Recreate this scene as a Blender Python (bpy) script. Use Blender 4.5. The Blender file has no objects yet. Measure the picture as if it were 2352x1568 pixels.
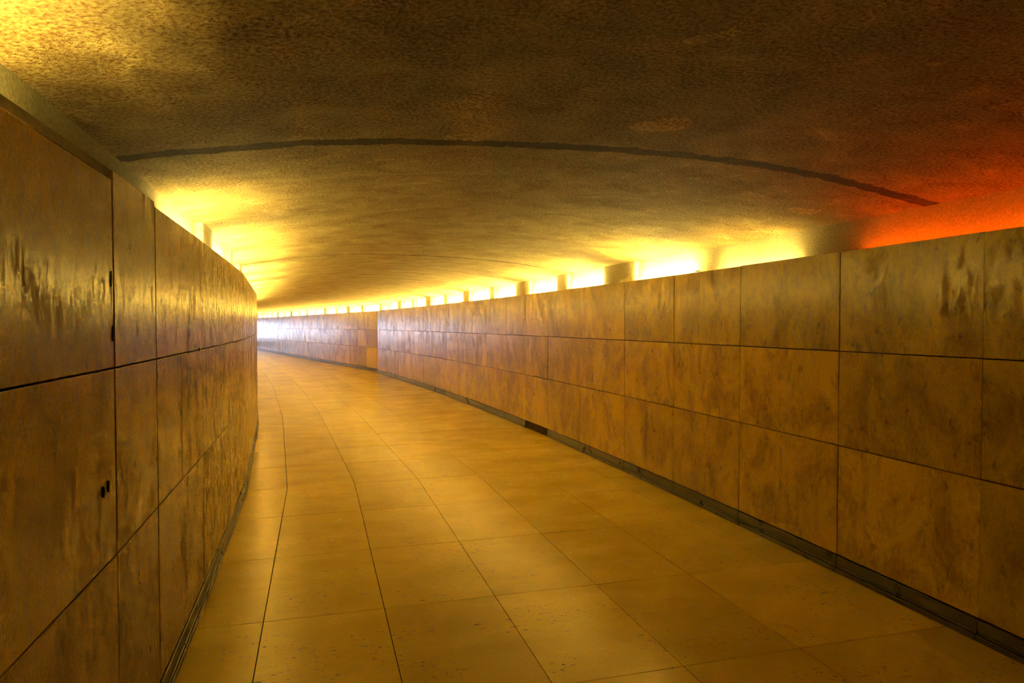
import bpy, bmesh, math, random
from mathutils import Vector
random.seed(7)
S = bpy.context.scene
COL = S.collection

# ------------------------------------------------------------------ camera
F, EYE, YH = 1568.0, 1.53, 745.0
TH = math.atan((784 - YH) / F)
cam = bpy.data.cameras.new('camera')
cam.sensor_width = 36.0
cam.lens = 36.0 * F / 2352.0
cam.clip_start = 0.02
cam.clip_end = 300
co = bpy.data.objects.new('camera', cam)
COL.objects.link(co)
co.location = (0, 0, EYE)
co.rotation_euler = (math.radians(90) - TH, 0, 0)
S.camera = co

# ------------------------------------------------------------------ light and exposure
DAY = (0.74, 0.78, 1.0)
w = bpy.data.worlds.new('world')
S.world = w
w.use_nodes = True
w.node_tree.nodes['Background'].inputs[0].default_value = (*DAY, 1)
w.node_tree.nodes['Background'].inputs[1].default_value = 0.3
S.view_settings.view_transform = 'Standard'
S.view_settings.look = 'None'
S.view_settings.exposure = 0.0
S.view_settings.gamma = 1.0
S.view_settings.use_curve_mapping = False
S.cycles.use_denoising = True
S.cycles.max_bounces = 6
S.cycles.use_adaptive_sampling = True
S.cycles.adaptive_threshold = 0.02
S.cycles.diffuse_bounces = 5
S.cycles.glossy_bounces = 3
S.cycles.caustics_reflective = True
S.cycles.blur_glossy = 0.5
S.cycles.sample_clamp_indirect = 40.0

TUBE = (1.0, 0.89, 0.29)
TUBE_POWER = 800.0
DAY_POWER = 76.0
# daylight falling in at the exit beyond the bend
dl = bpy.data.lights.new('exit_daylight', 'AREA')
dl.shape = 'RECTANGLE'
dl.size, dl.size_y = 12.6, 1.3
dl.energy = DAY_POWER
dl.color = DAY
dl.spread = math.radians(90)
dlo = bpy.data.objects.new('exit_daylight', dl)
COL.objects.link(dlo)
dlo.location = (-25.0, 47.2, 1.1)
dlo.rotation_euler = (math.radians(90), 0, math.atan2(-0.56, -0.83))   # faces back into the passage

# ------------------------------------------------------------------ plan of the tunnel
CN = (1.49221885e-05, -5.59467965e-03, -2.26642683e-01, 3.05645494)   # right wall, near part x(y)
CF = (0.0, 1.99131310e-04, -5.91289987e-01, 8.56963745)               # right wall beyond the offset
CL = (0.0, -0.00462312, -0.25534298, -0.67651989)                      # left wall
def pv(c, y):
    return ((c[0] * y + c[1]) * y + c[2]) * y + c[3]
def pd(c, y):
    return (3 * c[0] * y + 2 * c[1]) * y + c[2]
def offs(c, y, d):
    """point of the curve at y moved d to the right (positive) of the walking direction"""
    k = pd(c, y)
    n = math.hypot(1, k)
    return Vector((pv(c, y) + d / n, y - k * d / n))
def hit(c, px, y0, y1):
    """y where the curve crosses the vertical plane through the eye and pixel column px"""
    k = (px - 1176) / F / math.cos(TH)
    g = lambda y: pv(c, y) - k * y
    a, b = y0, y1
    ga = g(a)
    for _ in range(60):
        m = (a + b) / 2
        if g(m) * ga > 0: a = m
        else: b = m
    return (a + b) / 2
def smooth(t):
    t = max(0, min(1, t)); return t * t * (3 - 2 * t)
Y0, Y1 = -8.0, 46.0
STEP = 21.4
def left_far(y):                       # left wall beyond the visible bend, parallel to the right wall
    return offs(CF, y + 2.0, -3.78)
def left_pt(y, d=0.0):
    # the left wall is laid in straight facets between these corners
    k = -0.50
    xs = [(-12, 1.94), (-8, 1.10), (-3, 0.05), (0, -0.69), (2, -1.205), (3.75, -1.706), (6.07, -2.39), (10.4, -3.885), (14, -5.27), (17, -6.50), (20, -7.72), (24, -9.86), (30, -13.25), (46, -22.5)]
    for (ya, xa), (yb, xb) in zip(xs, xs[1:]):
        if y <= yb + 1e-6:
            t = (y - ya) / (yb - ya)
            k = (xb - xa) / (yb - ya)
            x = xa + (xb - xa) * t
            break
    n = math.hypot(1, k)
    return Vector((x + d / n, y - k * d / n))
def hit_left(px):
    k = (px - 1176) / F / math.cos(TH)
    a, b = 0.5, 10.3
    for _ in range(60):
        m = (a + b) / 2
        if left_pt(m).x - k * m > 0: b = m
        else: a = m
    return (a + b) / 2
def right_back(y):                     # upper wall behind the right cladding
    a = offs(CN, y, 0.20)
    b = offs(CF, y, 0.20)
    t = smooth((y - 20.2) / 2.6)
    return a.lerp(b, t)
def left_back(y):
    p = left_pt(y); a, b = left_pt(y - 0.4), left_pt(y + 0.4)   # corners eased
    d = (b - a).normalized()
    return p + Vector((-d.y, d.x)) * 0.15

# ------------------------------------------------------------------ node helpers
def new_mat(name):
    m = bpy.data.materials.new(name)
    m.use_nodes = True
    nt = m.node_tree
    for n in list(nt.nodes): nt.nodes.remove(n)
    out = nt.nodes.new('ShaderNodeOutputMaterial')
    b = nt.nodes.new('ShaderNodeBsdfPrincipled')
    nt.links.new(b.outputs[0], out.inputs[0])
    return m, nt, b
def node(nt, t, **kw):
    n = nt.nodes.new(t)
    for k, v in kw.items():
        if k in n.inputs.keys() if isinstance(k, str) else False:
            n.inputs[k].default_value = v
        else:
            setattr(n, k, v)
    return n
def uvmap(nt, sx, sy, ox=0, oy=0):
    tc = nt.nodes.new('ShaderNodeUVMap'); tc.uv_map = 'UVMap'
    mp = nt.nodes.new('ShaderNodeMapping')
    mp.inputs['Scale'].default_value = (sx, sy, 1)
    mp.inputs['Location'].default_value = (ox, oy, 0)
    nt.links.new(tc.outputs[0], mp.inputs[0])
    return mp.outputs[0]
def noise(nt, vec, scale=1, detail=4, rough=0.6, dist=0.0):
    n = nt.nodes.new('ShaderNodeTexNoise')
    n.inputs['Scale'].default_value = scale
    n.inputs['Detail'].default_value = detail
    n.inputs['Roughness'].default_value = rough
    n.inputs['Distortion'].default_value = dist
    nt.links.new(vec, n.inputs['Vector'])
    return n.outputs[0]
def ramp(nt, fac, a, b, ca=0.0, cb=1.0, smoothi=True):
    n = nt.nodes.new('ShaderNodeMapRange')
    n.interpolation_type = 'SMOOTHSTEP' if smoothi else 'LINEAR'
    n.inputs[1].default_value, n.inputs[2].default_value = a, b
    n.inputs[3].default_value, n.inputs[4].default_value = ca, cb
    nt.links.new(fac, n.inputs[0])
    return n.outputs[0]
def math_(nt, op, a, b=None, c=None):
    n = nt.nodes.new('ShaderNodeMath'); n.operation = op
    for i, v in enumerate((a, b, c)):
        if v is None: continue
        if isinstance(v, (int, float)): n.inputs[i].default_value = v
        else: nt.links.new(v, n.inputs[i])
    return n.outputs[0]
def mixc(nt, fac, a, b, mode='MIX'):
    n = nt.nodes.new('ShaderNodeMix'); n.data_type = 'RGBA'; n.blend_type = mode
    for s, v in ((n.inputs[0], fac), (n.inputs[6], a), (n.inputs[7], b)):
        if isinstance(v, (int, float)): s.default_value = v
        elif isinstance(v, tuple): s.default_value = (*v, 1)
        else: nt.links.new(v, s)
    return n.outputs[2]
def attr(nt, name):
    n = nt.nodes.new('ShaderNodeAttribute'); n.attribute_name = name
    return n
def bump(nt, h, strength, dist, normal=None):
    n = nt.nodes.new('ShaderNodeBump')
    n.inputs['Strength'].default_value = strength
    n.inputs['Distance'].default_value = dist
    nt.links.new(h, n.inputs['Height'])
    if normal is not None: nt.links.new(normal, n.inputs['Normal'])
    return n.outputs[0]

# ------------------------------------------------------------------ materials
def slab_stone():
    m, nt, b = new_mat('stone_slabs')
    tone = attr(nt, 'tone')
    sep = nt.nodes.new('ShaderNodeSeparateColor'); nt.links.new(tone.outputs[0], sep.inputs[0])
    tc = nt.nodes.new('ShaderNodeUVMap'); tc.uv_map = 'UVMap'
    comb = nt.nodes.new('ShaderNodeCombineXYZ')
    nt.links.new(math_(nt, 'MULTIPLY', sep.outputs[1], 40.0), comb.inputs[2])
    add = nt.nodes.new('ShaderNodeVectorMath'); add.operation = 'ADD'
    nt.links.new(tc.outputs[0], add.inputs[0]); nt.links.new(comb.outputs[0], add.inputs[1])
    def mp(sx, sy):
        q = nt.nodes.new('ShaderNodeMapping'); q.inputs['Scale'].default_value = (sx, sy, 1)
        nt.links.new(add.outputs[0], q.inputs[0]); return q.outputs[0]
    big = noise(nt, mp(3.0, 1.9), 1.0, 6, 0.66, 0.7)
    streak = noise(nt, mp(26, 10), 1.0, 6, 0.72, 0.9)
    fine = noise(nt, mp(150, 90), 1.0, 3, 0.75)
    spots = noise(nt, mp(16, 9.0), 1.0, 5, 0.7, 0.35)
    a = ramp(nt, math_(nt, 'ADD', math_(nt, 'MULTIPLY', big, 0.62), math_(nt, 'MULTIPLY', streak, 0.38)), 0.38, 0.60)
    col = mixc(nt, a, (0.25, 0.150, 0.010), (0.61, 0.425, 0.025))
    col = mixc(nt, ramp(nt, fine, 0.35, 0.75, 0.0, 0.5), col, (0.30, 0.19, 0.03))
    dark = math_(nt, 'MULTIPLY', ramp(nt, spots, 0.54, 0.72, 0.0, 0.9), ramp(nt, big, 0.42, 0.62, 1.0, 0.25))
    col = mixc(nt, dark, col, (0.10, 0.065, 0.03))
    tn = ramp(nt, sep.outputs[0], 0, 1, 0.80, 1.12, False)
    tnc = nt.nodes.new('ShaderNodeCombineColor')
    for i in range(3): nt.links.new(tn, tnc.inputs[i])
    col = mixc(nt, 1.0, col, tnc.outputs[0], 'MULTIPLY')
    nt.links.new(col, b.inputs['Base Color'])
    worn = ramp(nt, math_(nt, 'ADD', math_(nt, 'ADD', math_(nt, 'MULTIPLY', streak, 0.5), math_(nt, 'MULTIPLY', big, 0.22)), math_(nt, 'MULTIPLY', fine, 0.28)), 0.43, 0.51)
    nt.links.new(ramp(nt, worn, 0, 1, 0.5, 0.225, False), b.inputs['Roughness'])
    nt.links.new(ramp(nt, worn, 0, 1, 0.08, 0.52, False), b.inputs['Specular IOR Level'])
    nt.links.new(bump(nt, fine, 0.08, 0.001), b.inputs['Normal'])
    return m
def floor_stone():
    m, nt, b = new_mat('floor_tiles')
    tone = attr(nt, 'tone')
    sep = nt.nodes.new('ShaderNodeSeparateColor'); nt.links.new(tone.outputs[0], sep.inputs[0])
    cloud = noise(nt, uvmap(nt, 1.6, 2.6), 1.0, 5, 0.6, 0.3)
    grain = noise(nt, uvmap(nt, 26, 60), 1.0, 4, 0.65)
    # travertine pits: short lenses lying across the walking direction, in patches
    patch = ramp(nt, noise(nt, uvmap(nt, 2.1, 3.0, 3.3, 1.7), 1.0, 2, 0.5, 0.6), 0.46, 0.58)
    pit = noise(nt, uvmap(nt, 24, 80), 1.0, 2.5, 0.55, 0.8)
    pits = math_(nt, 'MULTIPLY', ramp(nt, pit, 0.63, 0.66), ramp(nt, patch, 0, 1, 0.10, 1.0, False))
    pit2 = ramp(nt, noise(nt, uvmap(nt, 60, 140, 7, 5), 1.0, 2, 0.5, 0.5), 0.69, 0.72, 0.0, 0.8)
    pits = math_(nt, 'MAXIMUM', pits, pit2)
    col = mixc(nt, ramp(nt, cloud, 0.3, 0.7), (0.68, 0.53, 0.03), (0.81, 0.65, 0.04))
    col = mixc(nt, ramp(nt, grain, 0.35, 0.7, 0, 0.22), col, (0.60, 0.45, 0.035))
    tn = ramp(nt, sep.outputs[0], 0, 1, 0.88, 1.05, False)
    tnc = nt.nodes.new('ShaderNodeCombineColor')
    for i in range(3): nt.links.new(tn, tnc.inputs[i])
    col = mixc(nt, 1.0, col, tnc.outputs[0], 'MULTIPLY')
    col = mixc(nt, ramp(nt, pits, 0, 1, 0, 0.9, False), col, (0.06, 0.035, 0.012))
    nt.links.new(col, b.inputs['Base Color'])
    r = ramp(nt, cloud, 0.3, 0.7, 0.19, 0.27, False)
    nt.links.new(math_(nt, 'ADD', r, math_(nt, 'MULTIPLY', pits, 0.4)), b.inputs['Roughness'])
    b.inputs['Specular IOR Level'].default_value = 0.65
    nt.links.new(bump(nt, math_(nt, 'SUBTRACT', 1.0, pits), 0.15, 0.002), b.inputs['Normal'])
    return m
def plaster(name, seams=None, c0=(0.12, 0.045, 0.004), c1=(0.50, 0.34, 0.11)):
    """rough trowelled plaster; seams = [(station, half width, darkness)]"""
    m, nt, b = new_mat(name)
    v1 = uvmap(nt, 1, 1)
    # fibrous strokes: a noise warped by a second one so that strokes turn slowly
    wv = nt.nodes.new('ShaderNodeTexNoise'); wv.inputs['Scale'].default_value = 1.3
    wv.inputs['Detail'].default_value = 2
    nt.links.new(v1, wv.inputs['Vector'])
    rot = nt.nodes.new('ShaderNodeVectorRotate'); rot.rotation_type = 'Z_AXIS'
    nt.links.new(v1, rot.inputs['Vector'])
    nt.links.new(ramp(nt, wv.outputs[0], 0.3, 0.7, 0.3, 1.7, False), rot.inputs['Angle'])
    rs = nt.nodes.new('ShaderNodeMapping'); rs.inputs['Scale'].default_value = (34, 120, 1)
    nt.links.new(rot.outputs[0], rs.inputs[0])
    fib = noise(nt, rs.outputs[0], 1.0, 2.5, 0.7, 0.8)
    gr = noise(nt, v1, 70, 2.5, 0.75)
    blot = noise(nt, v1, 3.2, 3, 0.65, 0.5)
    h = math_(nt, 'ADD', math_(nt, 'MULTIPLY', fib, 0.55), math_(nt, 'MULTIPLY', gr, 0.45))
    f = math_(nt, 'ADD', math_(nt, 'MULTIPLY', h, 0.84), math_(nt, 'MULTIPLY', blot, 0.16))
    col = mixc(nt, ramp(nt, f, 0.39, 0.60), c0, c1)
    nrm = bump(nt, h, 0.95, 0.020)
    if seams:
        tc = nt.nodes.new('ShaderNodeUVMap'); tc.uv_map = 'UVMap'
        sp = nt.nodes.new('ShaderNodeSeparateXYZ'); nt.links.new(tc.outputs[0], sp.inputs[0])
        wob = noise(nt, v1, 1.7, 3, 0.6)
        wob2 = noise(nt, v1, 9.0, 4, 0.7)
        off = math_(nt, 'ADD', math_(nt, 'MULTIPLY', math_(nt, 'SUBTRACT', wob, 0.5), 0.10),
                    math_(nt, 'MULTIPLY', math_(nt, 'SUBTRACT', wob2, 0.5), 0.10))
        s = math_(nt, 'ADD', sp.outputs[1], off)
        tot = None
        for st, hw, dk in seams:
            d = math_(nt, 'ABSOLUTE', math_(nt, 'SUBTRACT', s, st))
            k = ramp(nt, d, hw * 0.7, hw * 1.15, dk, 0.0)
            tot = k if tot is None else math_(nt, 'MAXIMUM', tot, k)
        col = mixc(nt, tot, col, (0.045, 0.019, 0.004))
        nrm = bump(nt, math_(nt, 'SUBTRACT', 1.0, tot), 0.6, 0.015, nrm)
    nt.links.new(col, b.inputs['Base Color'])
    nt.links.new(nrm, b.inputs['Normal'])
    b.inputs['Roughness'].default_value = 0.95
    b.inputs['Specular IOR Level'].default_value = 0.04
    return m
def plain(name, col, rough=0.6, spec=0.4, metal=0.0, var=0.25, scale=30, bmp=0.2):
    m, nt, b = new_mat(name)
    tc = nt.nodes.new('ShaderNodeTexCoord')
    n = noise(nt, tc.outputs['Object'], scale, 4, 0.65)
    c = mixc(nt, ramp(nt, n, 0.3, 0.7), tuple(v * (1 - var) for v in col), tuple(min(1, v * (1 + var)) for v in col))
    nt.links.new(c, b.inputs['Base Color'])
    nt.links.new(ramp(nt, n, 0.3, 0.7, rough * 0.85, min(1, rough * 1.15), False), b.inputs['Roughness'])
    b.inputs['Specular IOR Level'].default_value = spec
    b.inputs['Metallic'].default_value = metal
    if bmp: nt.links.new(bump(nt, n, bmp, 0.003), b.inputs['Normal'])
    return m
def emit(name, col, power):
    m = bpy.data.materials.new(name); m.use_nodes = True
    nt = m.node_tree
    for n in list(nt.nodes): nt.nodes.remove(n)
    out = nt.nodes.new('ShaderNodeOutputMaterial'); e = nt.nodes.new('ShaderNodeEmission')
    e.inputs[0].default_value = (*col, 1); e.inputs[1].default_value = power
    nt.links.new(e.outputs[0], out.inputs[0])
    return m
M_SLAB = slab_stone()
M_FLOOR = floor_stone()
M_UPPER = plaster('upper_wall_plaster', None, (0.40, 0.31, 0.12), (0.72, 0.59, 0.28))
M_GAP = plain('dark_joint_mortar', (0.045, 0.03, 0.018), 0.9, 0.1)  # dark mortar seen in the open joints
M_BASE = plain('dark_base_stone', (0.05, 0.042, 0.02), 0.3, 0.45, var=0.08, scale=5, bmp=0)
M_PATCH = plain('plain_patch_stone', (0.62, 0.47, 0.26), 0.5, 0.3, var=0.05)
M_CAVITY = plain('cavity_render', (0.30, 0.23, 0.13), 0.9, 0.2)
M_METAL = plain('lamp_housing_metal', (0.45, 0.44, 0.42), 0.4, 0.5, 0.6)
M_FLAKE = plain('plaster_flake', (0.55, 0.44, 0.26), 0.8, 0.2)
M_RUBBLE = plain('broken_mortar', (0.06, 0.035, 0.02), 0.9, 0.2, var=0.6, scale=60)

# ------------------------------------------------------------------ mesh helper
class MB:
    def __init__(self): self.bm = bmesh.new(); self.uv = self.bm.loops.layers.uv.new('UVMap'); self.tn = self.bm.loops.layers.float_color.new('tone'); self.t = (0.5, 0.5, 0.5, 1)
    def face(self, pts, uvs=None):
        vs = [self.bm.verts.new(p) for p in pts]
        f = self.bm.faces.new(vs)
        for i, l in enumerate(f.loops):
            l[self.uv].uv = uvs[i] if uvs else (pts[i][0], pts[i][1])
            l[self.tn] = self.t
        return f
    def prism(self, a, b, z0, z1, na, nb, t0, t1, s0=0, s1=1, caps=True):
        """box on plan segment a-b; front face at offset t0, back face at t1 along normals na, nb"""
        A0, B0, A1, B1 = a + na * t0, b + nb * t0, a + na * t1, b + nb * t1
        z0a, z0b = z0 if isinstance(z0, tuple) else (z0, z0)
        z1a, z1b = z1 if isinstance(z1, tuple) else (z1, z1)
        P = [Vector((*A0, z0a)), Vector((*B0, z0b)), Vector((*B0, z1b)), Vector((*A0, z1a)),
             Vector((*A1, z0a)), Vector((*B1, z0b)), Vector((*B1, z1b)), Vector((*A1, z1a))]
        U = [(s0, z0a), (s1, z0b), (s1, z1b), (s0, z1a)] * 2
        vs = [self.bm.verts.new(p) for p in P]
        quads = [(0, 1, 2, 3), (5, 4, 7, 6), (3, 2, 6, 7), (1, 0, 4, 5), (0, 3, 7, 4), (2, 1, 5, 6)]
        for q in quads:
            f = self.bm.faces.new([vs[i] for i in q])
            for l, i in zip(f.loops, q):
                dz = 0.03 if i > 3 else 0
                l[self.uv].uv = (U[i][0], U[i][1] + dz)
                l[self.tn] = self.t
    def build(self, name, mat, parent=None, bevel=0.0, smooth_=False, weld=False):
        if weld: bmesh.ops.remove_doubles(self.bm, verts=self.bm.verts, dist=1e-5)
        bmesh.ops.recalc_face_normals(self.bm, faces=self.bm.faces)
        me = bpy.data.meshes.new(name); self.bm.to_mesh(me); self.bm.free()
        for m in (mat if isinstance(mat, (list, tuple)) else [mat]): me.materials.append(m)
        if smooth_:
            for p in me.polygons: p.use_smooth = True
        o = bpy.data.objects.new(name, me); COL.objects.link(o)
        if parent: o.parent = parent
        if bevel:
            bv = o.modifiers.new('bevel', 'BEVEL'); bv.width = bevel; bv.segments = 1
            bv.limit_method = 'ANGLE'; bv.angle_limit = math.radians(60); bv.use_clamp_overlap = True
        return o
def structure(o, label=None):
    o['kind'] = 'structure'
    if label: o['label'] = label
    return o
def tag(o, label, cat, group=None):
    o['label'] = label; o['category'] = cat
    if group: o['group'] = group
    return o

# ------------------------------------------------------------------ cladding walls
def lenlist(pts):
    s = [0.0]
    for a, b in zip(pts, pts[1:]): s.append(s[-1] + (b - a).length)
    return s
def nrm(k, side):                      # unit normal pointing out of the tunnel
    n = math.hypot(1, k)
    return Vector((side / n, -k * side / n))
GAP = 0.0055
def drop(y): return -0.0025 * max(0, y - 20)
def clad(mb, curve, ys, rows, side, skip=(), gaps={}, tops={}, s_off=0.0, split={}):
    """one slab per panel and row; curve(y)->Vector, rows = z levels"""
    pts = [curve(y) for y in ys]
    ss = lenlist(pts)
    for i in range(len(ys) - 1):
        a, b = pts[i], pts[i + 1]
        d = (b - a).normalized()
        n = Vector((d.y, -d.x)) * side
        L = (b - a).length
        for r in range(len(rows) - 1):
            cuts = [(0, 1)]
            if (i, r) in split: c = split[(i, r)]; cuts = [(0, c), (c, 1)]
            for (c0, c1) in cuts:
                if (i, r) in skip: continue
                ga = gaps.get(i, GAP) / 2 if c0 == 0 else GAP / 2
                gb = gaps.get(i + 1, GAP) / 2 if c1 == 1 else GAP / 2
                p, q = a + d * (c0 * L + ga), a + d * (c1 * L - gb)
                mb.t = (random.random(), random.random(), random.random(), 1)
                z0 = rows[r] + GAP / 2
                z1 = rows[r + 1] - GAP / 2
                if r == len(rows) - 2: z1 = tops.get(i, rows[-1]) + random.uniform(-0.002, 0.002)
                pr = random.uniform(0, 0.0025)
                mb.prism(p, q, (z0 + (drop(ys[i]) if r else 0), z0 + (drop(ys[i + 1]) if r else 0)),
                         (z1 + drop(ys[i]), z1 + drop(ys[i + 1])), n, n, -pr, 0.03,
                         s_off + ss[i] + c0 * L, s_off + ss[i] + c1 * L)
def ribbon(mb, curve, y0, y1, n, z0, z1, d0=0, s_off=0):
    ys = [y0 + (y1 - y0) * i / n for i in range(n + 1)]
    pts = [curve(y) for y in ys]; ss = lenlist(pts)
    for i in range(n):
        a, b = pts[i], pts[i + 1]
        mb.face([(*a, z0), (*b, z0), (*b, z1), (*a, z1)],
                [(ss[i] + s_off, z0), (ss[i + 1] + s_off, z0), (ss[i + 1] + s_off, z1), (ss[i] + s_off, z1)])

# right wall, near part: joints where the photograph shows them
RX = [2258, 1928, 1700, 1548, 1435, 1332, 1258.5, 1207.5, 1163, 1118, 1085, 1054.5, 1026, 1000.5, 973.5, 949.5, 930, 913, 897.5, 883.5]
rn = [hit(CN, x, 0.6, 24) for x in RX]
back = []
y = rn[0] - 1.0
while y > Y0: back.append(y); y -= 1.0
r_near = back[::-1] + rn + [STEP]
NB = len(back)
FX = [842, 822.6, 803.7, 785.5, 769.3, 751.8, 738.8, 724.5, 711.8, 699, 688, 676.8, 666.5, 656.7, 646.6, 638.2, 629.5, 620.7, 613.7, 606, 598]
rf = [hit(CF, x, 16, 60) for x in FX]
r_far = [21.25] + rf
y = rf[-1] + 0.88
while y < Y1: r_far.append(y); y += 0.88
RROWS = [0.108, 0.785, 1.366, 1.973]
cn_pt = lambda y: offs(CN, y, 0)
cf_pt = lambda y: offs(CF, y, 0)
mb = MB()
clad(mb, cn_pt, r_near, RROWS, 1, gaps={NB: 0.0008})
clad(mb, cf_pt, r_far, RROWS, 1, skip=((0, 0),), s_off=60)
# return slab closing the step where the far part sits further back
a = offs(CN, STEP, 0.0); k = pd(CN, STEP); d = Vector((k, 1)).normalized()
mb.t = (0.6, 0.3, 0.2, 1)
mb.prism(a - d * 0.0, a + d * 0.03, 0.0, RROWS[-1] - 0.01, nrm(k, 1), nrm(k, 1), 0.001, 0.30, 0, 0.3)
wall_right = structure(mb.build('wall_right', M_SLAB, bevel=0.0018), 'long curved wall of polished stone slabs in three courses, right of the passage')
mb = MB()
pts = [cf_pt(r_far[0]), cf_pt(r_far[1])]
d = (pts[1] - pts[0]).normalized(); n_ = Vector((d.y, -d.x))
mb.prism(pts[0], pts[1] - d * GAP / 2, RROWS[0], RROWS[1] - GAP / 2, n_, n_, -0.006, 0.03)
pp = mb.build('patch_panel', M_PATCH, wall_right, bevel=0.0015)
pp['label'] = 'plain smooth tan replacement slab in the lowest course'
# mortar backing behind the joints and solid core of the cladding
mb = MB()
ribbon(mb, lambda y: offs(CN, y, 0.022), Y0, STEP, 60, 0.0, 1.955)
ribbon(mb, lambda y: offs(CF, y, 0.022), 21.25, Y1, 50, 0.0, 1.89)
core = mb.build('mortar_bed', M_GAP, wall_right)

# left wall
LX = [262, 358.5, 462.5, 533.5, 560]
ln = [hit_left(x) for x in LX]
back = []
y = ln[0] - 1.0
while y > Y0: back.append(y); y -= 1.0
NL = len(back)
l_ys = back[::-1] + ln
y = ln[-1] + 0.97
while y < 33.0: l_ys.append(10.4 if abs(y - 10.4) < 0.3 else y); y += 1.08 if y < 10.2 else 0.95
LROWS = [0.108, 0.808, 1.394, 1.992]
mb = MB()
p2 = NL                                  # index of the slab between columns 262 and 358
tops = {i: (1.978 if i < p2 else 1.992) for i in range(len(l_ys))}
tops[p2] = 2.010
clad(mb, lambda y: left_pt(y), l_ys, LROWS, -1, gaps={p2: 0.010, p2 + 1: 0.014}, tops=tops, s_off=120,
     split={(p2 + 2, 1): 0.0, (p2 + 1, 1): 0.46})
wall_left = structure(mb.build('wall_left', M_SLAB, bevel=0.0018), 'curved wall of worn polished stone slabs, left of the passage')
mb = MB()
ribbon(mb, lambda y: left_pt(y, -0.022), Y0, 33.0, 90, 0.0, 1.975)
mb.build('mortar_bed', M_GAP, wall_left)
# filler strip above the nearest slabs
mb = MB()
for i in range(p2):
    a, b = left_pt(l_ys[i]), left_pt(l_ys[i + 1])
    d = (b - a).normalized(); n_ = Vector((-d.y, d.x))
    mb.prism(a, b - d * 0.004, 1.984, 2.014, n_, n_, 0.008, 0.03, i, i + 1)
trim1 = mb.build('coping_strip', plain('coping_strip_stone', (0.16, 0.125, 0.07), 0.7, 0.3), wall_left, bevel=0.002)
trim1['label'] = 'dark thin coping strip above the nearest slabs'

# ------------------------------------------------------------------ baseboards
def base(mb, curve, ys, side):
    pts = [curve(y) for y in ys]; ss = lenlist(pts)
    for i in range(len(ys) - 1):
        a, b = pts[i], pts[i + 1]
        if ss[i + 1] - ss[i] < 0.02: continue
        d = (b - a).normalized(); n_ = Vector((d.y, -d.x)) * side
        mb.t = (random.random(),) * 3 + (1,)
        g = 0.0015
        # two-stepped moulding with a groove
        mb.prism(a + d * g, b - d * g, 0.000, 0.030, n_, n_, -0.017, 0.02, ss[i], ss[i + 1])
        mb.prism(a + d * g, b - d * g, 0.032, 0.044, n_, n_, -0.011, 0.02, ss[i], ss[i + 1])
        mb.prism(a + d * g, b - d * g, 0.044, 0.104, n_, n_, -0.007, 0.02, ss[i], ss[i + 1])
mb = MB()
im = NB + RX.index(1258.5)
base(mb, cn_pt, r_near[:im + 1], 1)
base(mb, cn_pt, r_near[im + 1:], 1)
base(mb, cf_pt, r_far, 1)
bb = structure(mb.build('baseboard_right', M_BASE, bevel=0.003), 'dark stone skirting along the foot of the right wall')
# the missing length shows broken mortar
mb = MB()
pa, pb = cn_pt(r_near[im]), cn_pt(r_near[im + 1])
d = (pb - pa).normalized(); n_ = Vector((d.y, -d.x)); L = (pb - pa).length
nx, nz = 46, 8
rr = random.Random(3)
grid = {}
for i in range(nx + 1):
    for j in range(nz + 1):
        dep = 0.010 + rr.uniform(-0.008, 0.006)
        p = pa + d * (L * i / nx) + n_ * dep
        grid[i, j] = (p.x, p.y, 0.001 + 0.104 * j / nz)
for i in range(nx):
    for j in range(nz):
        mb.face([grid[i, j], grid[i + 1, j], grid[i + 1, j + 1], grid[i, j + 1]])
rb = mb.build('broken_mortar', M_RUBBLE, bb)
rb['label'] = 'dark rough mortar showing where a length of skirting is missing'
mb = MB()
base(mb, lambda y: left_pt(y), l_ys, -1)
structure(mb.build('baseboard_left', M_BASE, bevel=0.003), 'dark stone skirting along the foot of the left wall')

# ------------------------------------------------------------------ upper walls and vault
SPR = 2.19
RISE = 0.185
def sta(side):
    return right_back if side > 0 else left_back
# pair cross sections: for each right point find the left point square across
secs = []
ry = -8.6
def across(yr):
    p = right_back(yr)
    k = (right_back(yr + 0.05) - right_back(yr - 0.05)); k.normalize()
    n = Vector((-k.y, k.x))              # to the left
    lo, hi = Y0 - 3, yr + 1.0
    g = lambda yl: (left_back(yl) - p).dot(k)
    for _ in range(50):
        m_ = (lo + hi) / 2
        if g(m_) < 0: lo = m_
        else: hi = m_
    return p, left_back((lo + hi) / 2), k
NSEC = 230
NU = 40
seclist = []
st = 0
for i in range(NSEC + 1):
    yr = -7.6 + (Y1 + 7.6) * i / NSEC
    p, q, k = across(yr)
    if seclist: st += ((p + q) / 2 - (seclist[-1][0] + seclist[-1][1]) / 2).length
    seclist.append((p, q, st, yr))
def prof(u):
    # u 0 right .. 1 left; flattened segmental arch
    return SPR + RISE * (1 - abs(2 * u - 1) ** 2.15)
def station(yr):
    for a, b in zip(seclist, seclist[1:]):
        if a[3] <= yr <= b[3]:
            return a[2] + (b[2] - a[2]) * (yr - a[3]) / (b[3] - a[3])
    return seclist[-1][2]
SEAMS = [(station(3.74), 0.05, 0.8), (station(3.74) + 1.35, 0.006, 0.35), (station(8.9), 0.025, 0.8), (station(12.9), 0.016, 0.8),
         (station(14.6), 0.014, 0.8), (station(18.9), 0.03, 0.5), (station(-1.3), 0.03, 0.6)]
M_CEIL = plaster('vault_plaster', SEAMS)
mb = MB()
bm = mb.bm
rowsv = []
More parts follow.
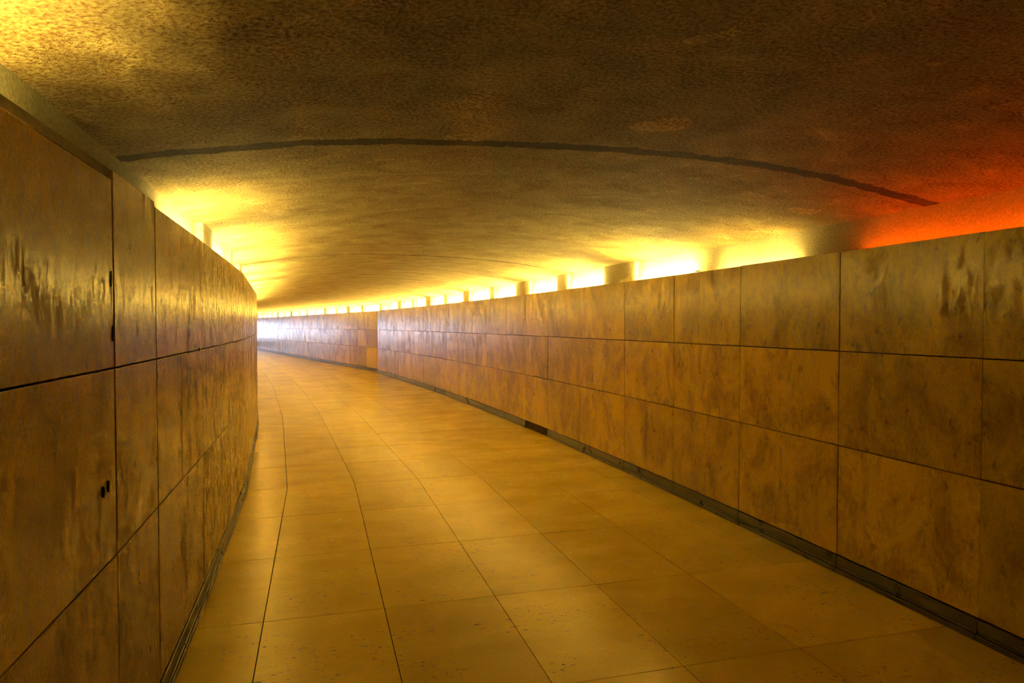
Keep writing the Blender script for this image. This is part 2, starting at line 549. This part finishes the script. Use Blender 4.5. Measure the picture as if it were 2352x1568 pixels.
for p, q, s, yr in seclist:
    W = (q - p).length
    row = []
    for j in range(NU + 1):
        u = j / NU
        c = p.lerp(q, u)
        dz = 0.006 * math.sin(s * 1.3 + u * 5) + 0.004 * math.sin(s * 3.1 - u * 9)
        dz *= math.sin(math.pi * u)
        row.append((bm.verts.new((c.x, c.y, prof(u) + dz)), (u * W, s)))
    rowsv.append(row)
for a, b in zip(rowsv, rowsv[1:]):
    for j in range(NU):
        qd = (a[j], a[j + 1], b[j + 1], b[j])
        f = bm.faces.new([v[0] for v in qd])
        for l, v in zip(f.loops, qd): l[mb.uv].uv = v[1]; l[mb.tn] = (0.5, 0.5, 0.5, 1)
structure(mb.build('ceiling', M_CEIL, smooth_=True), 'low vaulted ceiling of rough brown plaster')
UP = {}
for side, nm in ((1, 'wall_right_upper'), (-1, 'wall_left_upper')):
    mb = MB()
    c = right_back if side > 0 else left_back
    ribbon(mb, c, Y0, Y1 if side > 0 else 33.3, 216, 0.0, SPR + 0.004, s_off=200 if side > 0 else 300)
    UP[side] = structure(mb.build(nm, M_UPPER, smooth_=True, weld=True), 'rough plaster band above the %s slabs, lit from the cove' % ('right' if side > 0 else 'left'))
# added widening beyond the bend, unseen, shaped to let the exit daylight out
mb = MB()
mb.face([(-14.6, 32.0, 2.26), (-28, 40.5, 2.26), (-28, 55, 2.26), (-17, 55, 2.26), (-17, 44, 2.26)])
structure(mb.build('ceiling_exit_added', M_UPPER), 'flat plaster ceiling of the added, unseen exit hall')
mb = MB()
mb.face([(-14.6, 32.9, -0.001), (-28, 41.2, -0.001), (-28, 55, -0.001), (-17, 55, -0.001)])
structure(mb.build('floor_exit_added', M_FLOOR), 'stone floor of the added, unseen exit hall')
mb = MB()
mb.face([(-14.75, 33.0, 0), (-28, 41.2, 0), (-28, 41.2, 2.3), (-14.75, 33.0, 2.3)])
structure(mb.build('wall_exit_added', M_UPPER), 'plaster wall of the added, unseen exit hall')
# end of the passage behind the viewer
mb = MB()
pa, pb = right_back(Y0 + 0.3), left_back(Y0 + 0.3)
mb.face([(pa.x + .3, pa.y, 0), (pb.x - .3, pb.y, 0), (pb.x - .3, pb.y, 2.6), (pa.x + .3, pa.y, 2.6)], [(0, 0), (4, 0), (4, 2.4), (0, 2.4)])
structure(mb.build('wall_back', M_UPPER), 'plaster wall closing the passage behind the viewer')

# ------------------------------------------------------------------ floor
def gnd(px, py):
    x, yy = px - 1176, 784 - py
    fy = F * math.cos(TH) + yy * math.sin(TH)
    fz = -F * math.sin(TH) + yy * math.cos(TH)
    t = -EYE / fz
    return Vector((x * t, fy * t))
K = [gnd(605, 1428), gnd(660, 1120), gnd(649.5, 961.4), gnd(630.6, 895), gnd(610.8, 859.8)]
d0 = (K[1] - K[0]).normalized()
T = 3.0
tile = (K[1] - K[0]).length / 3
line = [(K[0] - d0 * tile * 12, 12), (K[0], 3), (K[1], 5), (K[2], 5), (K[3], 5), (K[4], 5)]
prev = K[4]
hd = math.atan2(-(K[4] - K[3]).x, (K[4] - K[3]).y)
for i in range(5):
    hd += math.radians(2.2 if i < 2 else 0)
    hd = min(hd, math.radians(30))
    prev = prev + Vector((-math.sin(hd), math.cos(hd))) * 5.1
    line.append((prev, 5))
nodes = [p for p, _ in line]
norms = []
for i, p in enumerate(nodes):
    a = (nodes[i] - nodes[i - 1]).normalized() if i else None
    b = (nodes[i + 1] - nodes[i]).normalized() if i < len(nodes) - 1 else None
    if a is None: a = b
    if b is None: b = a
    t = (a + b).normalized()
    n = Vector((t.y, -t.x)) / max(0.9, t.dot(a))
    norms.append(n)
TW = 0.615
cols = [-1, 0, 1, 2, 3, 4, 5, 6, 7]
mb = MB()
s_acc = 0
for i in range(len(nodes) - 1):
    cnt = line[i][1]
    if i + 1 < len(nodes):
        cnt = {0: 12, 1: 3}.get(i, 5)
    Ls = (nodes[i + 1] - nodes[i]).length
    for j in range(cnt):
        t0, t1 = j / cnt, (j + 1) / cnt
        for c in cols[:-1]:
            mb.t = (random.random(), random.random(), random.random(), 1)
            g = 0.0046 / 2
            gs = 0.0045 / 2 / Ls
            def P(t, u): return (nodes[i] + norms[i] * u).lerp(nodes[i + 1] + norms[i + 1] * u, t)
            u0, u1 = c * TW + (0.0025 if c in (0, 1) else g * 0.8), (c + 1) * TW - (0.0028 if c in (-1,) else g * 0.8)
            q = [P(t0 + gs, u0), P(t0 + gs, u1), P(t1 - gs, u1), P(t1 - gs, u0)]
            z = random.uniform(-0.0006, 0.0)
            uv = [(u0, s_acc + t0 * Ls), (u1, s_acc + t0 * Ls), (u1, s_acc + t1 * Ls), (u0, s_acc + t1 * Ls)]
            top = [(v.x, v.y, z) for v in q]
            mb.face(top, uv)
            for e in range(4):           # tile edges going down into the joint
                a, b = top[e], top[(e + 1) % 4]
                mb.face([a, b, (b[0], b[1], -0.006), (a[0], a[1], -0.006)], [uv[e], uv[(e + 1) % 4], uv[(e + 1) % 4], uv[e]])
    s_acc += Ls
fl = structure(mb.build('floor', M_FLOOR), 'polished golden stone tile floor curving to the left')
mb = MB()
for a, b in zip(range(len(nodes)), range(1, len(nodes))):
    q = [nodes[a] - norms[a] * 1.2, nodes[a] + norms[a] * 4.6, nodes[b] + norms[b] * 4.6, nodes[b] - norms[b] * 1.2]
    mb.face([(v.x, v.y, -0.0055) for v in q])
mb.build('mortar_bed', M_GAP, fl)

# ------------------------------------------------------------------ cove lamps
TZ = 1.925
def make_lamp(mat, name='cove_lamp', length=1.14):
    root = bpy.data.objects.new(name, None); COL.objects.link(root)
    root.empty_display_size = 0.1
    def part(nm, bmx, mt, parent=root):
        me = bpy.data.meshes.new(nm); bmx.to_mesh(me); bmx.free(); me.materials.append(mt)
        o = bpy.data.objects.new(nm, me); COL.objects.link(o); o.parent = parent; return o
    from mathutils import Matrix
    b = bmesh.new()
    bmesh.ops.create_cone(b, cap_ends=True, segments=10, radius1=0.013, radius2=0.013, depth=length,
                          matrix=Matrix.Rotation(math.pi / 2, 4, 'X'))
    for f in b.faces: f.smooth = len(f.verts) == 4
    part('tube', b, mat)
    for s in (-1, 1):
        b = bmesh.new()
        bmesh.ops.create_cube(b, size=1, matrix=Matrix.Translation((0, s * (length / 2 + 0.012), -0.012)) @ Matrix.Diagonal((0.03, 0.022, 0.055, 1)))
        part('lamp_holder', b, M_METAL)
    b = bmesh.new()
    bmesh.ops.create_cube(b, size=1, matrix=Matrix.Translation((0, 0, -0.055)) @ Matrix.Diagonal((0.05, length + 0.05, 0.035, 1)))
    part('housing', b, M_METAL)
    return root
def copy_lamp(src):
    r = src.copy(); COL.objects.link(r)
    for ch in src.children:
        c = ch.copy(); COL.objects.link(c); c.parent = r; c.matrix_parent_inverse = ch.matrix_parent_inverse.copy()
    return r
M_T = emit('tube_yellow', TUBE, TUBE_POWER)
M_T2 = emit('tube_yellow_dim', (1.0, 0.80, 0.26), TUBE_POWER * 0.2)
M_TR = emit('tube_red', (1.0, 0.105, 0.0), TUBE_POWER * 0.06)
M_TL = emit('tube_yellow_aged', (1.0, 0.87, 0.29), TUBE_POWER * 0.6)
M_TO = plain('tube_unlit', (0.6, 0.6, 0.58), 0.3, 0.5)
protos = {}
def lamp(key, back_fn, y0, y1, side):
    mats = {'on': M_T, 'left': M_TL, 'dim': M_T2, 'red': M_TR, 'off': M_TO}
    a, b = back_fn(y0), back_fn(y1)
    d = (b - a); L = d.length; d.normalize()
    n_ = Vector((-d.y, d.x)) * side          # into the tunnel
    c = (a + b) / 2 + n_ * 0.078
    if key not in protos:
        o = make_lamp(mats[key]); protos[key] = o
    else:
        o = copy_lamp(protos[key])
    o.location = (c.x, c.y, (1.957 if side > 0 else 1.974) + drop((y0 + y1) / 2))
    o.rotation_euler = (0, 0, math.atan2(-d.x, d.y))
    o.scale = (1, (L - 0.04) / 1.18, 1)
    sd = 'right' if side > 0 else 'left'
    if key == 'red':
        tag(o, 'red fluorescent tube lamp hidden behind the top of the right stone wall', 'lamp', 'red cove lamps')
    elif key == 'off':
        tag(o, 'unlit fluorescent tube lamp hidden behind the nearest left stone slabs', 'lamp', 'unlit cove lamps')
    elif key == 'dim':
        tag(o, 'dimmer yellow tube lamp glowing behind the %s stone wall near the red glow' % sd, 'lamp', 'dim cove lamps')
    else:
        tag(o, 'yellow fluorescent tube lamp hidden behind the top of the %s stone wall' % sd, 'lamp', 'yellow cove lamps behind the %s wall' % sd)
    return o
# plaster piers between the lamp bays: part of the upper wall, standing a little proud of it, plus low hidden light blockers
def pier_blocker(wall, back_fn, ya, yb, side, low=False):
    a, b = back_fn(ya), back_fn(yb)
    d = (b - a).normalized(); n_ = Vector((-d.y, d.x)) * side
    mb = MB()
    if not low: mb.prism(a, b, 0.0, SPR + 0.03, n_, n_, -0.004, 0.055, ya, yb)
    mb.prism(a, b, 0.2, (1.962 if side > 0 else 1.980) + drop(ya), n_, n_, 0.0 if low else 0.05, 0.168 if side > 0 else 0.118, ya, yb)  # unseen low block added across the cavity to stop lamp light spreading
    mb.build('pier_blocker', M_UPPER, wall, bevel=0.006)
# band edges on the right upper wall, in pixel columns: dark gaps between the lamps
RB = [(1655, 1617), (1474, 1402), (1315, 1291), (1226, 1195), (1144, 1134), (1086, 1071), (1034, 1027), (996, 984), (957, 952), (927, 919), (898, 895), (875, 869)]
FB = [(841, 835), (810, 802), (779, 776), (755, 749), (730, 728), (712, 708), (692, 690), (676, 671), (658, 656), (644, 640), (630, 628), (618, 616)]
CNB = (CN[0], CN[1], CN[2], CN[3] + 0.209)
CFB = (CF[0], CF[1], CF[2], CF[3] + 0.231)
gapsR = [(hit(CNB, a, 1, 26), hit(CNB, b, 1, 26)) for a, b in RB]
gapsR += [(hit(CFB, a, 18, 60), hit(CFB, b, 18, 60)) for a, b in FB]
gapsR = sorted(tuple(sorted(g)) for g in gapsR)
yy = gapsR[-1][1]
while yy < Y1 - 3:
    gapsR.append((yy + 1.05, yy + 1.3)); gapsR.append((yy + 2.4, yy + 2.85)); yy += 2.85
for i, g in enumerate(gapsR): pier_blocker(UP[1], right_back, g[0], g[1], 1, low=(i == 0))
pier_blocker(UP[1], right_back, hit(CNB, 1985, 1, 26), hit(CNB, 1868, 1, 26), 1, low=True)  # unseen blocker added between the red and dim lamps
y_a, y_b = hit(CNB, 1985, 1, 26), hit(CNB, 1868, 1, 26)
nearg = [(y_a - 2.55, y_a - 2.25), (y_a - 1.35, y_a - 1.2)]
for (g0, g1), (h0, h1) in zip(gapsR, gapsR[1:]):
    lamp('on', right_back, g1 + 0.02, h0 - 0.02, 1)
lamp('dim', right_back, y_b + 0.06, gapsR[0][0] - 0.02, 1)
lamp('red', right_back, y_a - 1.2, y_a - 0.02, 1)
lamp('red', right_back, y_a - 2.5, y_a - 1.3, 1)
BEH_ADDED = [(-6.6, -5.4), (-5.2, -4.0)]  # lamps added behind the viewer to brighten the near floor and walls
for a, b in BEH_ADDED: lamp('on', right_back, a, b, 1)
# left side
LB = [(3.5, 4.5, 'left'), (4.95, 6.10, 'on')]
yy = 6.35
while yy < 31:
    LB.append((yy, yy + 1.13, 'on')); LB.append((yy + 1.6, yy + 2.75, 'on')); yy += 3.0
LB += [(0.5, 1.62, 'left'), (1.95, 3.05, 'off'), (-0.75, 0.4, 'off'), (-6.6, -5.4, 'left'), (-5.2, -4.0, 'left'), (-2.2, -1.0, 'off')]  # the lit pair behind the viewer is added to brighten floor and walls
LB.sort()
for (a0, a1, _), (b0, b1, _2) in zip(LB, LB[1:]):
    if 0 < b0 - a1 < 0.7 and a1 > 4: pier_blocker(UP[-1], left_back, a1 + 0.02, b0 - 0.02, -1)
for a, b, k_ in LB: lamp(k_, left_back, a + 0.01, b - 0.01, -1)

# ------------------------------------------------------------------ plaster flakes lying on the top edge of the right slabs
def flake(px, curve_c, ln_, ht, w_, kind, label, seed):
    yq = hit(curve_c, px, 1, 26)
    p = offs(curve_c, yq, 0.012); k = pd(curve_c, yq); d = Vector((k, 1)).normalized()
    r = random.Random(seed)
    b = bmesh.new()
    uvl = b.loops.layers.uv.new('UVMap')
    n = 10; rows_ = []
    for i in range(n + 1):
        t = i / n
        env = max(0.12, math.sin(math.pi * min(1, max(0, t))) ** 0.6)
        lift = ht * (math.sin(t * math.pi) if kind == 'curl' else env) * r.uniform(0.8, 1.15)
        row = []
        for j in range(8):
            an = 2 * math.pi * j / 8
            rad = (1 + r.uniform(-0.25, 0.25))
            th = 0.35 if kind == 'curl' else 1.0
            yc = (math.sin(an) * 0.5 * th + 0.5) * ht * env * rad if kind == 'lump' else lift * 0.8 + math.sin(an) * 0.0018
            row.append(b.verts.new((math.cos(an) * w_ / 2 * env * rad, (t - 0.5) * ln_, max(-0.0005, yc))))
        rows_.append(row)
    for a_, b_ in zip(rows_, rows_[1:]):
        for j in range(8): b.faces.new((a_[j], a_[(j + 1) % 8], b_[(j + 1) % 8], b_[j]))
    b.faces.new(rows_[0][::-1]); b.faces.new(rows_[-1])
    bmesh.ops.recalc_face_normals(b, faces=b.faces)
    me = bpy.data.meshes.new('plaster_flake'); b.to_mesh(me); b.free(); me.materials.append(M_FLAKE)
    o = bpy.data.objects.new('plaster_flake', me); COL.objects.link(o)
    o.location = (p.x, p.y, RROWS[-1] + 0.002); o.rotation_euler = (0, 0, math.atan2(-d.x, d.y))
    tag(o, label, 'debris', 'plaster flakes on the ledge')
flake(1427, CN, 0.24, 0.016, 0.02, 'curl', 'long thin pale plaster flake curling up on the ledge in the wide dark gap', 1)
flake(1453, CN, 0.05, 0.014, 0.02, 'lump', 'small dark crumb on the ledge between the long flake and the curled flake', 2)
flake(1465, CN, 0.07, 0.022, 0.02, 'curl', 'short curled flake on the ledge at the near edge of wide dark gap', 3)
flake(1599, CN, 0.09, 0.012, 0.02, 'lump', 'rounded plaster lump nearest the camera on the right ledge', 4)
flake(1118, CN, 0.16, 0.018, 0.02, 'lump', 'rounded plaster lump on the ledge in front of a bright lamp bay', 5)
flake(1060, CN, 0.18, 0.016, 0.02, 'lump', 'farthest plaster lump on the right ledge, by a dark gap', 6)

# ------------------------------------------------------------------ small marks that sit on the slabs
def mark(name, wall, curve_c, side, px, py, w_, h_, mat, off, label=None, seed=0, tilt=0.0):
    yq = hit_left(px)
    p = left_pt(yq); q = left_pt(yq + 0.02); k = (q.x - p.x) / 0.02
    d = Vector((k, 1)).normalized(); n_ = Vector((d.y, -d.x)) * -side     # into the passage
    z = EYE - (py - YH) / F * yq
    r = random.Random(seed); mb = MB(); n = 20
    ring = []
    for i in range(n):
        a = 2 * math.pi * i / n; q = 1 + r.uniform(-0.12, 0.12)
        u, v = math.cos(a) * w_ / 2 * q, math.sin(a) * h_ / 2 * q
        u += v * tilt
        ring.append((u, v))
    def P(u, v, o): c = p + d * u + n_ * o; return (c.x, c.y, z + v)
    fr = [P(u, v, off) for u, v in ring]; bk = [P(u, v, off - 0.01) for u, v in ring]
    mb.face(fr)
    for i in range(n): mb.face([fr[i], fr[(i + 1) % n], bk[(i + 1) % n], bk[i]])
    o = mb.build(name, mat, wall)
    if label: o['label'] = label
    return o
M_HOLE = plain('hole_dark', (0.012, 0.007, 0.004), 0.9, 0.1)
for i, (px, py, w_, h_) in enumerate([(232, 1132, 0.012, 0.032), (243, 1118, 0.011, 0.034), (256, 640, 0.012, 0.045), (258, 765, 0.010, 0.05), (457, 803, 0.018, 0.022), (549, 1135, 0.04, 0.03), (460, 957, 0.012, 0.028)]):
    mark('anchor_hole', wall_left, CL, -1, px, py, w_, h_, M_HOLE, 0.0032, 'small dark hole chipped in the stone', i, 0.1)
